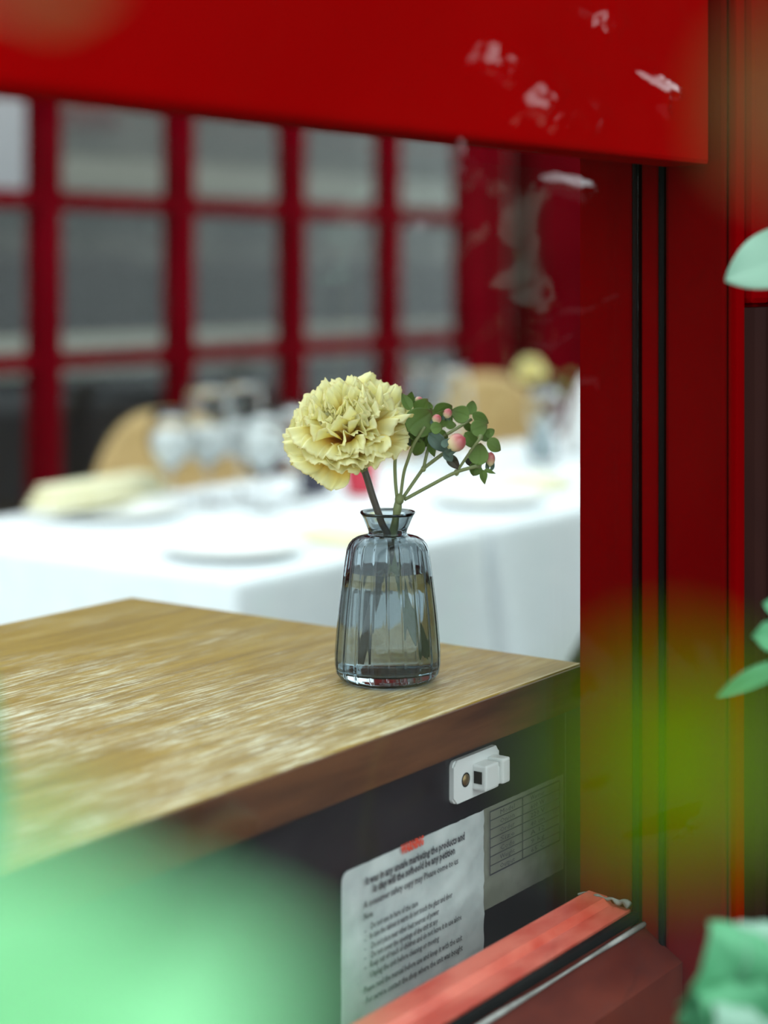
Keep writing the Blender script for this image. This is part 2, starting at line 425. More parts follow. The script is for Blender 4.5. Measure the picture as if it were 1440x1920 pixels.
# ------------------------------------------------------------------ red window wall at the back of the courtyard
WY = 3.60
bars = [3.394-.54, 3.394, 3.935, 4.465, 4.992, 5.53]
zl = [CAM_Z-.245-.44*k for k in (2, 1, 0)]+[CAM_Z+.196+.44*k for k in (0, 1, 2)]
win2 = bpy.data.objects.new('window_2', None); C.objects.link(win2); win2['kind'] = 'structure'
xs = [2.30]+bars[:-1]+[5.56]
for i, x in enumerate(bars):
    hw = .036 if i < 5 else .088
    box('mullion', x-hw, x+hw, WY-.03, WY+.045, .10, zl[-1], M['red_wall'], win2, bev=.008)
for z in zl:
    box('glazing_bar', 2.2, 5.6, WY-.018, WY+.035, z-.025, z+.025, M['red_wall'], win2, bev=.007)
for i in range(len(bars)-1):
    for j in range(len(zl)-1):
        box('pane', bars[i]+.03, bars[i+1]-.03, WY+.004, WY+.008, zl[j]+.02, zl[j+1]-.02, M['pane'], win2)
tag(box('wall_back', .5, 2.28, WY-.03, WY+.06, 0, 3.2, M['red_wall']), kind='structure')
tag(box('wall_back_upper', .5, 9.5, WY-.04, WY+.07, zl[-1]+.026, 3.2, M['red_wall']), kind='structure')
tag(box('trim_10', 5.624, 5.70, WY-.045, WY+.06, 0, zl[-1]+.02, M['red_wall'], bev=.01), kind='structure')
tag(box('wall_back_recess', 5.70, 5.89, WY+.10, WY+.16, 0, zl[-1]+.02, M['recess']), kind='structure')
tag(box('wall_back_right', 5.89, 9.5, WY-.05, WY+.07, 0, zl[-1]+.02, M['red_far']), kind='structure')
tag(box('trim_11', 2.2, 5.6, WY-.03, WY+.05, 0, .10, M['red_wall']), kind='structure')
# the room behind the window
RY = 6.2
tag(box('wall_room', -1, 12, RY, RY+.1, 0, 3.2, M['room_wall']), kind='structure')
tag(box('ceiling_room', -1, 12, WY+.08, RY+.1, 3.2, 3.3, M['room_wall']), kind='structure')

# ------------------------------------------------------------------ counter
CY0, CY1, CX1 = .613, 1.040, 1.077
wt = box('wooden_worktop', -1.05, CX1, CY0, CY1, TOP-.0290, TOP, M['wood'], bev=.0014)
edge = box('front_edge', -1.05, CX1-.0006, CY0-.0022, CY0-.0002, TOP-.0288, TOP-.0012, M['edge'], wt)
edge['label'] = 'darker brown front edge'
tag(wt, 'worn honey-brown wooden counter top with pale scuffed grain under the ribbed vase', 'counter top')
cab = thing('black_cabinet', 'black cabinet under the wooden counter top with a small white catch', 'cabinet', (0, 0, 0))
PY = CY0+.007
box('body', -1.0, CX1-.008, PY, CY1-.02, .06, TOP-.0292, M['black'], cab, bev=.002)
box('plinth', -.98, CX1-.02, PY+.02, CY1-.04, 0, .0598, M['black'], cab)
tag(box('trim_12', CX1-.006, 1.30, CY0+.012, CY0+.03, 0, TOP-.0295, M['black']), kind='structure')     # filler board between cabinet and jamb
# white catch on the cabinet face
p0, p1 = on_y(842, 1465, PY), on_y(927, 1437, PY)
zc0 = CAM_Z-.318
xa, xb = p0.x, p1.x
def rrect(x0, x1, z0, z1, r, y0, y1, nseg=5):
    bm = bmesh.new(); ring = []
    for cx_, cz_, a0 in ((x1-r, z1-r, 0), (x0+r, z1-r, 90), (x0+r, z0+r, 180), (x1-r, z0+r, 270)):
        for k in range(nseg+1):
            a = math.radians(a0+90*k/nseg); ring.append((cx_+r*math.cos(a), cz_+r*math.sin(a)))
    A = [bm.verts.new((x, y0, z)) for x, z in ring]; B = [bm.verts.new((x, y1, z)) for x, z in ring]
    fa = bm.faces.new(A); bm.faces.new(B[::-1])
    for i in range(len(ring)):
        j = (i+1) % len(ring); bm.faces.new((A[i], B[i], B[j], A[j]))
    bmesh.ops.bevel(bm, geom=list(fa.edges), offset=min(.0012, r*.4), segments=2, affect='EDGES')
    return bm
pl = obj('white_catch', rrect(xa, xb, zc0-.0135, zc0+.0135, .004, PY-.0035, PY-.0001), M['white_plastic'], cab)
tag(pl, 'small white plastic catch')
# raised housing: two halves with a slot between, a square opening on the left cheek
hx0, hx1 = xa+.0215, xb-.0045
sp_ = (hx0+hx1)/2+.003
bm = bmesh.new()
box_into(bm, hx0, sp_-.0009, PY-.0135, PY-.0030, zc0-.0085, zc0+.0075, .0014)
box_into(bm, sp_+.0009, hx1, PY-.0150, PY-.0030, zc0-.0075, zc0+.0085, .0016)
box_into(bm, hx0+.002, hx1-.002, PY-.0125, PY-.0030, zc0-.0075, zc0+.0040, .0008)
obj('catch_housing', bm, M['white_plastic'], pl)
box('opening', hx0-.0003, hx0+.004, PY-.0105, PY-.0045, zc0-.0042, zc0+.0035, M['hole'], pl)
bm = lathe([(0, .0011), (.0012, .0012), (.0034, .0006), (.0037, 0)], 18)
o = obj('screw', bm, M['screw'], pl, True, (xa+.0135, PY-.0034, zc0-.0005), (PI/2, 0, 0))
bm = lathe([(.0032, .0002), (.0046, .0003), (.0046, .0), (.0032, .0)], 18, True)
obj('screw_hole', bm, M['hole'], pl, False, (xa+.0135, PY-.0034, zc0-.0005), (PI/2, 0, 0))

# ------------------------------------------------------------------ notices stuck to the cabinet
def text_mesh(s, size, bold=0.0):
    cu = bpy.data.curves.new('text', 'FONT'); cu.body = s; cu.size = size; cu.resolution_u = 1; cu.offset = bold
    o = bpy.data.objects.new('text_tmp', cu); C.objects.link(o)
    dg = bpy.context.evaluated_depsgraph_get()
    me = bpy.data.meshes.new_from_object(o.evaluated_get(dg))
    bpy.data.objects.remove(o); bpy.data.curves.remove(cu)
    return me
def text_line(s, x0, x1, z, size, m, parent, y, bold=0.0):
    me = text_mesh(s, size, bold)
    wd = max(v.co.x for v in me.vertices)
    k = (x1-x0)/wd
    for v in me.vertices: v.co.x *= k
    return link('text_line', me, m, parent, (x0, y, z), (PI/2, 0, 0))
def paper(name, x0, x1, z0, z1, label, y, amp=.0007, rounded=0.0, m=None):
    def fn(s, t):
        x = x0+(x1-x0)*s; z = z0+(z1-z0)*t
        if rounded:
            dx = max(0, rounded-(x-x0)); dz = max(0, rounded-(z1-z))
            if dx > 0 and dz > 0:
                q = math.hypot(dx, dz)
                if q > rounded:
                    x = x0+rounded-dx*rounded/q; z = z1-rounded+dz*rounded/q
        n = math.sin(x*210+z*95)*math.sin(x*73-z*160+2)+.6*math.sin(x*400-z*330)*math.sin(z*250)
        yy = y-amp*abs(n)*(.3+s)
        return (x, yy, z)
    me = sheet_mesh(name, 46, 60, fn)
    return tag(link(name, me, m or M['paper']), label, 'notice')
ax0, ax1 = .8115, .9612
az1 = CAM_Z-.3435
na = paper('paper_notice', ax0, ax1, az1-.206, az1, 'white warning notice with red heading on the black cabinet below the catch', PY-.0012, rounded=.006)
TY = PY-.0031
def ln(s, q0, q1, size, m='ink', bold=0.0):
    a, b = on_y(*q0, PY), on_y(*q1, PY)
    z = .5*(a.z+b.z)
    text_line(s, a.x, b.x, z, size, M[m], na, TY, bold)
z1 = lambda x, y: (630+x/4.966, 1540+y/4.966)
z2 = lambda x, y: (630+x/4.966, 1700+y/4.966)
ln('WARNING', z1(570, 290), z1(778, 215), .0078, 'red_ink', .0004)
ln('It was in any unsafe marketing the products and', z1(235, 597), z1(1160, 150), .0068, 'ink', .00022)
ln('is clay will the soft-sold be any petition', z1(310, 655), z1(1070, 285), .0068, 'ink', .00022)
ln('A consumer safety copy may Please come to us', z1(220, 815), z1(1100, 375), .0060, 'ink', .0001)
ln('Note', z1(220, 912), z1(305, 872), .0055, 'ink', .00012)
ln('Do not use in bare of the case', z2(285, 205), z2(725, -25), .0056, 'ink', .00008)
ln('In case the cabinet is warm do not touch the glass and door', z2(275, 300), z2(1045, -105), .0056, 'ink', .00008)
ln('Do not place near other heat sources of power', z2(290, 385), z2(920, 55), .0056, 'ink', .00008)
ln('Do not cover the openings of the unit at any', z2(290, 475), z2(910, 140), .0056, 'ink', .00008)
ln('Keep out of reach of children and do not leave it in use alone', z2(280, 565), z2(1130, 100), .0056, 'ink', .00008)
ln('Unplug the unit before cleaning or moving', z2(280, 660), z2(920, 300), .0056, 'ink', .00008)
ln('Please read the manual before use and keep it with the unit', z2(220, 800), z2(1135, 300), .0056, 'ink', .00008)
ln('For service contact the shop where the unit was bought', z2(240, 895), z2(1140, 395), .0056, 'ink', .00008)
ln('Indoor use only and keep this notice on the front of the cabinet', z2(270, 1065), z2(1210, 540), .0062, 'ink', .00012)
for yy in (250, 330, 415, 500, 590):
    a = on_y(*z2(222, yy), PY)
    text_line('-', a.x, a.x+.0022, a.z, .006, M['ink'], na, TY)
bx0, bx1 = .9618, 1.0625
bz1, bz0 = CAM_Z-.3435, CAM_Z-.4085
nb = paper('paper_notice', bx0, bx1, bz0, bz1, 'pale paper with a printed table of ruled rows beside the warning notice', PY-.0010, .0005, 0.0, M['paper_shaded'])
tx0, tx1, tz0, tz1 = .967, 1.055, CAM_Z-.3868, CAM_Z-.3462
bm = bmesh.new()
rows = 7
for k in range(rows+1):
    z = tz0+(tz1-tz0)*k/rows
    t = .00035 if k in (0, rows) else .0002
    box_into(bm, tx0, tx1, PY-.0027, PY-.0024, z-t, z+t)
for x in (tx0, tx0+.040, tx1):
    box_into(bm, x-.00025, x+.00025, PY-.0027, PY-.0024, tz0, tz1)
obj('ruled_table', bm, M['ink'], nb)
words_l = ['Output', 'Weight', 'Code', 'Size', 'Order', 'Onion', 'Model']
words_r = ['65 C', '9 kg', 'A 12', '40 cm', '220 V', '600 W', 'Warmer']
for k in range(rows):
    z = tz0+(tz1-tz0)*(k+.22)/rows
    text_line(words_l[k], tx0+.012, tx0+.030, z, .0044, M['ink'], nb, PY-.0025)
    text_line(words_r[k], tx0+.050, tx0+.068, z, .0044, M['ink'], nb, PY-.0025)

# ------------------------------------------------------------------ ribbed glass vase
PROF = [(.0, 0.0), (.024, 0.0), (.0275, .0004), (.0315, .0022), (.0341, .0060), (.0349, .0115), (.0350, .0187), (.0343, .0280), (.0334, .0385), (.0323, .0490), (.0309, .0600),
        (.0294, .0720), (.0282, .0800), (.0272, .0862), (.0258, .0898), (.0236, .0925), (.0206, .0943), (.0170, .0953), (.0142, .0958), (.0128, .0968), (.0126, .0980), (.0134, .1005),
        (.0147, .1035), (.0161, .1070), (.0173, .1092), (.0181, .1101)]
def vase_mesh(seg=360, ribs=20):
    def rib(r, z, a, sgn):
        k = 1.0 if z < .085 else max(0.0, 1-(z-.085)/.010)
        k *= min(1.0, max(0.0, (z-.001)/.006))
        q = abs(((a*ribs/(2*PI)+.5) % 1)-.5)          # distance to the nearest groove
        return r-sgn*k*(.00075*math.exp(-(q/.085)**2)-.0003*(1-(2*q-1)**2)*0)
    def outer(r, z, a): return rib(r, z, a, 1)
    outer_p = PROF
    inner_p = [(.0, .0075), (.020, .0074), (.0282, .0082), (.0312, .0110)]
    for r, z in PROF[6:]:
        th = .0024 if z < .085 else (.0022 if z < .1 else .0017)
        inner_p.append((r-th, z if z < .1095 else .1101))
    bm = bmesh.new()
    prof = outer_p[:-1]+[(.0183, .1106), (.0180, .1114), (.0171, .1114)]+inner_p[::-1][1:]
    no = len(outer_p)+2
    rings = []
    for i, (r, z) in enumerate(prof):
        if r < 1e-6:
            rings.append([bm.verts.new((0, 0, z))]); continue
        sg = 1 if i < len(outer_p)-1 else 0
        rings.append([bm.verts.new((rib(r, z, 2*PI*k/seg, sg)*math.cos(2*PI*k/seg), rib(r, z, 2*PI*k/seg, sg)*math.sin(2*PI*k/seg), z)) for k in range(seg)])
    for A, B in zip(rings, rings[1:]):
        for k in range(seg):
            j = (k+1) % seg
            if len(A) == 1: bm.faces.new((A[0], B[j], B[k]))
            elif len(B) == 1: bm.faces.new((A[k], A[j], B[0]))
            else: bm.faces.new((A[k], A[j], B[j], B[k]))
    bmesh.ops.recalc_face_normals(bm, faces=bm.faces)
    me = bpy.data.meshes.new('vase'); bm.to_mesh(me); bm.free()
    for p in me.polygons: p.use_smooth = True
    return me
def water_mesh(level=.0733):
    pr = [(.0, .0073), (.0201, .0072), (.0284, .0080), (.0315, .0109)]
    for r, z in PROF[6:]:
        if z < level-.003: pr.append((r-.0022, z))
    pr += [(.0268, level-.0003), (.0255, level-.0007), (.023, level-.0008), (0, level-.0008)]
    bm = lathe(pr, 96)
    bmesh.ops.recalc_face_normals(bm, faces=bm.faces)
    me = bpy.data.meshes.new('water'); bm.to_mesh(me); bm.free()
    for p in me.polygons: p.use_smooth = True
    return me
VASE = Vector((.9567, .6910, TOP))
vase_me, water_me = vase_mesh(), water_mesh()
def make_vase(loc, label, group=None):
    v = thing('glass_vase', label, 'vase', loc, 0, group)
    link('vase_body', vase_me, M['vase_glass'], v)
    link('water', water_me, M['water'], v)
    return v
make_vase(VASE, 'smoky ribbed glass bud vase half filled with water on the wooden counter')

# ------------------------------------------------------------------ carnation
def petal_mesh(seed, L_=.044, W=.036, bend=60, ruf=.003, start=.42):
    """broad fan-shaped petal with a frilled, finely toothed margin; z is its inner face"""
    r = random.Random(seed); ph = r.uniform(0, 6.28); k1 = r.uniform(1.7, 2.5); k2 = r.uniform(3.6, 5.2); ph2 = r.uniform(0, 6.28)
    sk = r.uniform(-.12, .12); teeth = r.uniform(0, 6.28); nt_ = r.randint(10, 13)
    tw = r.uniform(-.10, .10); ch = r.uniform(-.08, .16); lean = r.uniform(-.07, .07)
    B_ = math.radians(bend*r.uniform(.8, 1.2))
    nv = 22
    cy, cz = [0.0], [0.0]                 # centre line: straight claw, then an arc falling outwards
    for j in range(1, 60):
        t = (j-.5)/59
        g = min(1, max(0, (t-start)/(1-start))); a = B_*g*g*(3-2*g)
        cy.append(cy[-1]+L_/59*math.cos(a)); cz.append(cz[-1]-L_/59*math.sin(a))
    def fn(s, t):
        a = s*2-1
        e = 1-.08*a*a-.16*a**8+lean*a+.013*math.sin(nt_*PI*a+teeth)+.009*math.sin(2.3*nt_*PI*a+ph)+.016*math.sin(6*a+ph)
        tt = min(58.9, max(0, t*e*59*.95)); j = int(tt); f = tt-j; j = min(j, 58)
        yy = cy[j]+(cy[j+1]-cy[j])*f; zz = cz[j]+(cz[j+1]-cz[j])*f
        g = min(1, max(0, (t-start)/(1-start))); an = B_*g*g*(3-2*g)
        wv = .13+.87/(1+math.exp(-(t-.50)*8.0))
        x = W*.5*a*wv*(1-.06*max(0, t-.85)/.15)+sk*L_*t*t
        q = max(0, t-.20)/.80
        z = ruf*q**1.3*(math.sin(k1*PI*a+ph)+.60*q*math.sin(k2*PI*a+ph2)+.30*q*q*math.sin(8.5*PI*a+ph))
        z += W*(tw*a+ch*a*a)*q
        return (x, yy+z*math.sin(an), zz+z*math.cos(an))
    return sheet_mesh('petal', 45, nv, fn, .00022)
def basis(dirv, normal):
    y = dirv.normalized(); z = (normal-y*normal.dot(y)).normalized(); x = y.cross(z)
    return Matrix((x, y, z)).transposed().to_4x4()
petal_sets = {
    'skirt': [petal_mesh(10+i, .0430, .043, 16, .0026) for i in range(6)],
    'outer': [petal_mesh(20+i, .0405, .041, 30, .0028) for i in range(6)],
    'mid': [petal_mesh(30+i, .0430, .040, 72, .0034) for i in range(6)],
    'inner': [petal_mesh(50+i, .0425, .037, 36, .0044) for i in range(6)],
    'fill': [petal_mesh(90+i, .0365, .031, 30, .0046) for i in range(5)],
    'core': [petal_mesh(70+i, .0430, .033, 40, .0050) for i in range(6)],
}
def carnation(base, axis, label, stem_pts, group=None, scale=1.0, n_scale=1.0, hand=None):
    root = thing('carnation', label, 'flower', base, 0, group)
    axis = axis.normalized(); a1 = axis.orthogonal().normalized(); a2 = axis.cross(a1)
    r = random.Random(5)
    layers = ([('skirt', 7, (84, 98), .0)] if not hand else [])+[('outer', 7, (66, 80), .4), ('mid', 8, (46, 62), .1), ('inner', 11, (26, 44), .6), ('core', 13, (2, 24), .5), ('fill', 9, (16, 46), .2)]
    for nm, n, (lo, hi), off in layers:
        n = max(4, int(n*n_scale))
        for i in range(n):
            ph = 2*PI*(i+off)/n+r.uniform(-.22, .22)
            th = math.radians(r.uniform(lo, hi))
            rad = a1*math.cos(ph)+a2*math.sin(ph)
            d = axis*math.cos(th)+rad*math.sin(th)
            nrm = axis*math.sin(th)-rad*math.cos(th)      # the petal's inner face
            me = r.choice(petal_sets[nm])
            o = link('petal', me, M['petal'], root)
            o.matrix_local = Matrix.Translation(rad*.0022*math.sin(th)) @ basis(d, nrm) @ Matrix.Rotation(r.uniform(-.35, .35)*{'core': 3.0, 'inner': 1.6, 'fill': 2.0}.get(nm, 1), 4, 'Y') @ Matrix.Diagonal((scale, scale*r.uniform(.93, 1.06), scale, 1))
    for d, nrm, sc in (hand or []):
        o = link('petal', petal_sets['skirt'][r.randrange(6)], M['petal'], root)
        o.matrix_local = basis(d, nrm) @ Matrix.Diagonal((sc, sc, sc, 1))
    # calyx and stem
    dn_ = (stem_pts[0]-base).normalized()
    bm = bmesh.new()
    tube_into(bm, [-axis*.001, stem_pts[0]-base], lambda t: (.0052-.0026*t*t)*scale, 12, 1)
    obj('calyx', bm, M['stem'], root, True)
    tube('stem', [p-base for p in [base+dn_*.006]+list(stem_pts)], .0024*scale, M['stem_brown'], root, 10)
    return root
YV = 1.18
cb = at(660, 832, YV+.002)
ax = (RIGHT*-.14+UP*.90-FWD*.42)
H = lambda u, v, Y=0.0: at(u, v, YV+Y)
hand = []
for tu, tv, f, up in ((530, 832, -.010, .9), (578, 890, -.018, .5), (640, 866, -.034, .55), (706, 868, -.026, .5), (768, 800, -.004, .8), (748, 722, .006, .2), (540, 790, .010, .9), (610, 868, -.032, .6), (690, 870, .012, .8), (600, 720, .014, .3)):
    d = at(tu, tv, YV+.002+f)-cb
    hand.append((d, -FWD*.75+UP*up, d.length/.0425))
vb = VASE+Vector((0, 0, .012))
carnation(cb, ax, 'pale yellow carnation in full bloom in the ribbed vase on the counter',
          [H(684, 884), H(699, 932), H(714, 975), VASE+Vector((.0, -.004, .086))-RIGHT*.001, VASE-RIGHT*.006+Vector((0, 0, .055)), VASE-RIGHT*.0145-FWD*.004+Vector((0, 0, .0125))], hand=hand)

# ------------------------------------------------------------------ hypericum sprig
def leaf_mesh(name, cup=.15, fold=.1, point=.25, notch=0.0, seed=0):
    r = random.Random(seed); ph = r.uniform(0, 6)
    def fn(s, t):
        a = s*2-1
        wv = math.sin(PI*min(1, max(0, t))**(.85))**.62 if 0 < t < 1 else 0.0
        wv = max(wv*(1-point*t*t), .02)
        x = .5*a*wv
        z = cup*(a*a*wv*wv*.6+(t-.5)**2)-fold*abs(a)*0+.02*math.sin(7*t+ph)*a
        z -= .05*math.exp(-(a*a)/.01)*wv
        return (x, t-.5, z)
    return sheet_mesh(name, 13, 13, fn, .02)
round_leaves = [leaf_mesh('leaf', .22, 0, .12, seed=i) for i in range(3)]
point_leaves = [leaf_mesh('leaf', .22, 0, .55, seed=9+i) for i in range(3)]
def berry_mesh():
    pr = [(0, -.5), (.16, -.485), (.33, -.40), (.45, -.22), (.50, .0), (.47, .18), (.38, .34), (.24, .45), (.10, .50), (.03, .53), (0, .56)]
    bm = lathe(pr, 20); bmesh.ops.recalc_face_normals(bm, faces=bm.faces)
    me = bpy.data.meshes.new('berry'); bm.to_mesh(me); bm.free()
    lay = me.uv_layers.new(name='UVMap')
    for l in me.loops: lay.data[l.index].uv = (.5, (me.vertices[l.vertex_index].co.z+.5)/1.06)
    for p in me.polygons: p.use_smooth = True
    return me
berry_me = berry_mesh()
Zq = lambda x, y: (730+x/6.545, 720+y/6.545)
node = H(749, 938)
sprig = thing('berry_sprig', 'sprig of pink berries and round green leaves in the ribbed vase', 'sprig', node)
def local(p): return p-node
tube('stem', [local(p) for p in (H(748, 930), H(745, 955), H(740, 985, .001), VASE+RIGHT*.0025+Vector((0, 0, .084)), VASE+RIGHT*.0095+Vector((0, 0, .050)), VASE+RIGHT*.0205+FWD*.002+Vector((0, 0, .016)))],
     lambda t: .0026-.0003*math.sin(t*25), M['stem'], sprig, 10)
# a narrow leaf left on the stem under the water
o = link('leaf', point_leaves[0], M['stem'], sprig)
o.matrix_local = Matrix.Translation(local(VASE+RIGHT*.0125-FWD*.004+Vector((0, 0, .040)))) @ basis((UP*.9-RIGHT*.30), -FWD*.8+RIGHT*.5) @ Matrix.Diagonal((.0095, .052, .008, 1))
br = [([(745, 938), (741.5, 903), (740.7, 865), (744.5, 839), (746, 800)], -.002, .0012),
      ([(745, 838), (749, 818), (759, 801)], .001, .0010),
      ([(751, 932), (757, 888), (765, 862), (776, 833), (797, 800)], -.006, .0011),
      ([(755, 934), (791, 882), (797, 876), (833, 849)], 0, .0012),
      ([(794, 879), (802, 845), (811, 830), (837, 815)], .006, .0011),
      ([(837, 815), (860, 801), (884, 786)], .010, .0011),
      ([(758, 937), (800, 914), (854, 886), (898, 873)], -.003, .0012),
      ([(856, 885), (877, 854), (901, 821)], -.006, .0010)]
for pts, dy, rr in br:
    n = len(pts)
    tube('branch', [local(H(u, v, dy*i/(n-1))) for i, (u, v) in enumerate(pts)], rr, M['stem'], sprig, 8)
for (u, v, s) in ((749, 936, .0032), (794, 879, .0018), (856, 886, .0019), (746, 838, .0016), (898, 872, .0020), (901, 820, .0018)):
    bm = bmesh.new(); bmesh.ops.create_icosphere(bm, subdivisions=2, radius=s)
    for w_ in bm.verts: w_.co.z *= 1.25
    obj('node', bm, M['stem'], sprig, True, local(H(u, v, -.001)))
LV = [  # x, y, length, width, angle, depth, kind
    (870, 370, 200, 185, 160, .008, 'r'), (1010, 290, 150, 115, 80, .012, 'r'), (1115, 425, 215, 125, -30, .008, 'r'), (1100, 545, 190, 180, 20, .004, 'r'),
    (1240, 600, 120, 100, 40, .006, 'r'), (1000, 690, 215, 150, -50, .006, 'r'), (1280, 755, 185, 150, -35, .000, 'r'), (1100, 860, 230, 215, 80, -.004, 'r'),
    (1050, 1050, 140, 150, -110, .003, 'r'), (1155, 1140, 165, 90, -80, -.002, 'p'), (1235, 1075, 125, 48, -20, -.002, 'p'), (985, 965, 110, 80, -60, .004, 'b'),
    (960, 530, 130, 95, -40, .012, 'r'),
    (205, 215, 200, 125, 118, .004, 'p'), (255, 170, 150, 110, 75, .010, 'p'), (400, 310, 270, 215, 60, .006, 'r'), (370, 460, 330, 310, 40, -.002, 'r'),
    (340, 590, 250, 215, -60, .002, 'r'), (240, 580, 170, 130, -70, .009, 'r'), (355, 775, 200, 165, -110, .002, 'r'), (525, 805, 170, 95, -72, .001, 'p'),
    (580, 540, 130, 125, 10, -.010, 'r'), (660, 330, 220, 200, 30, .012, 'r'), (700, 440, 190, 140, -60, .008, 'r'), (755, 505, 115, 90, 0, .006, 'r'),
    (630, 430, 190, 170, 70, .004, 'r'), (490, 400, 180, 150, 80, .002, 'r'), (500, 270, 90, 60, 100, .002, 'p'), (600, 720, 270, 160, -42, -.004, 'g'),
    (725, 885, 135, 100, -55, -.008, 'g'), (790, 965, 215, 120, -48, -.002, 'b'), (215, 700, 190, 140, 22, .014, 'g'), (470, 530, 200, 185, 30, .001, 'r'),
    (640, 640, 170, 130, -30, .006, 'r'), (430, 680, 180, 150, -90, .006, 'r'), (1170, 640, 130, 120, -60, .010, 'r'), (1190, 900, 150, 110, 20, .010, 'r')]
rl = random.Random(3)
for x, y, ln_, wd_, ang, dy, k in LV:
    u, v = Zq(x, y); c = H(u, v, dy)
    a = math.radians(ang); d = RIGHT*math.cos(a)+UP*math.sin(a)
    tilt = rl.uniform(-.55, .55)
    d = (d+FWD*rl.uniform(-.35, .35)).normalized()
    nrm = -FWD+UP*rl.uniform(-.1, .6)+RIGHT*rl.uniform(-.35, .35)
    me = rl.choice(point_leaves if k in 'pb' else round_leaves)
    m = {'r': 'leaf', 'p': 'leaf', 'g': 'leaf_grey', 'b': 'leaf_brown'}[k]
    s = 1/(6.545*2839)*1.14
    me = me.copy(); o = link('leaf', me, M[m], sprig)
    o.matrix_local = Matrix.Translation(local(c)) @ basis(d, nrm) @ Matrix.Diagonal((wd_*s*1.08, ln_*s*1.04, .5*(wd_+ln_)*s, 1))
    if k == 'g': o['label'] = 'bluish grey leaf'
    if k == 'b': o['label'] = 'dark dried leaf'
for x, y, ln_, wd_, ang, dy in ((818, 722, 255, 225, 28, -.010), (580, 432, 125, 118, 60, -.002), (712, 365, 135, 112, 70, .004), (1240, 930, 195, 120, 85, .002), (352, 190, 115, 70, 10, .012)):
    u, v = Zq(x, y); c = H(u, v, dy); a = math.radians(ang)
    d = (RIGHT*math.cos(a)+UP*math.sin(a)-FWD*.15).normalized()
    s = 1/(6.545*2839)
    o = link('berry', berry_me, M['berry'], sprig)
    q = Vector((0, 0, 1)).rotation_difference(d)
    o.matrix_local = Matrix.Translation(local(c)) @ q.to_matrix().to_4x4() @ Matrix.Diagonal((wd_*s, wd_*s, ln_*s*.95, 1))
    # two small sepals hugging the foot of the berry
    for sg in (-1, 1):
        side = d.cross(FWD).normalized()*sg
        o2 = link('sepal', point_leaves[1].copy(), M['leaf_grey'], sprig)
        o2.matrix_local = Matrix.Translation(local(c-d*ln_*s*.42+side*wd_*s*.28-FWD*wd_*s*.25)) @ basis(d+side*.35, -FWD+side*.6) @ Matrix.Diagonal((wd_*s*.5, ln_*s*.55, wd_*s*.4, 1))

# ------------------------------------------------------------------ tables, cloths and what stands on them
TZ = CAM_Z-.470
TB = [(2.050, 2.745), (2.775, 3.465), (3.495, 4.185), (4.215, 4.905)]
TY0, TY1 = 1.762, 2.610
def make_table(x0, x1, z, label):
    t = thing('dining_table', label, 'table', ((x0+x1)/2, (TY0+TY1)/2, 0), 0, 'square dining tables hidden by cloths')
    hx, hy = (x1-x0)/2-.012, (TY1-TY0)/2-.012
    box('tabletop', -hx, hx, -hy, hy, z-.03, z-.003, M['chair_frame'], t, bev=.003)
    for sx in (-1, 1):
        for sy in (-1, 1):
            box('leg', sx*(hx-.05)-.022, sx*(hx-.05)+.022, sy*(hy-.05)-.022, sy*(hy-.05)+.022, 0, z-.0305, M['chair_frame'], t, bev=.003)
    return t
def cloth(x0, x1, label, seed, drop=.52, flare=1.0):
    r = random.Random(seed); cx_, cy_ = (x0+x1)/2, (TY0+TY1)/2
    hx, hy = (x1-x0)/2, (TY1-TY0)/2; rc = .012
    ring = []     # x, y, outward, along-side parameter
    def side(p, q, nrm, n=44):
        for i in range(n):
            t = i/n
            ring.append((p[0]+(q[0]-p[0])*t, p[1]+(q[1]-p[1])*t, nrm, t))
    side((-hx, -hy), (hx, -hy), (0, -1)); side((hx, -hy), (hx, hy), (1, 0)); side((hx, hy), (-hx, hy), (0, 1)); side((-hx, hy), (-hx, -hy), (-1, 0))
    n = len(ring); V = []; F = []
    phs = [r.uniform(0, 6.28) for _ in range(8)]
    levels = [0, .004, .012, .03, .06, .10, .16, .22, .29, .36, .44, drop]
    for li, dz in enumerate(levels):
        g = dz/drop
        for i, (x, y, nr, t) in enumerate(ring):
            si = i//44
            wave = math.sin(t*PI*2*2.1+phs[si])*.5+math.sin(t*PI*2*4.3+phs[si+4])*.25
            corner = math.exp(-(min(t, 1-t)/.10)**2)
            lim = 1.0 if nr[1] else .06
            out = (.003*min(1, li/2)+g**1.15*(.016+.022*wave+.060*corner*flare))*lim if li else 0.0
            tx = 0.0
            if nr[1]:
                tx = -.05*g*corner*(1 if t < .5 else -1)*.3
            V.append((x+nr[0]*out+tx, y+nr[1]*out, -dz-(.004*g*corner)))
    for li in range(len(levels)-1):
        for i in range(n):
            j = (i+1) % n
            F.append((li*n+i, li*n+j, (li+1)*n+j, (li+1)*n+i))
    # top: rings towards the centre with faint creases
    prev = list(range(n))
    for s in (.9, .7, .45, .2):
        cur = []
        for i, (x, y, nr, t) in enumerate(ring):
            V.append((x*s, y*s, .0012*math.sin(9*x*s+phs[0])*math.sin(8*y*s+phs[1]))); cur.append(len(V)-1)
        for i in range(n):
            j = (i+1) % n; F.append((prev[j], prev[i], cur[i], cur[j]))
        prev = cur
    V.append((0, 0, 0)); c0 = len(V)-1
    for i in range(n): F.append((prev[(i+1) % n], prev[i], c0))
    me = bpy.data.meshes.new('tablecloth'); me.from_pydata(V, [], F); me.update()
    o = link('tablecloth', me, M['cloth'], None, (cx_, cy_, TZ), None, True)
    return tag(o, label, 'tablecloth')
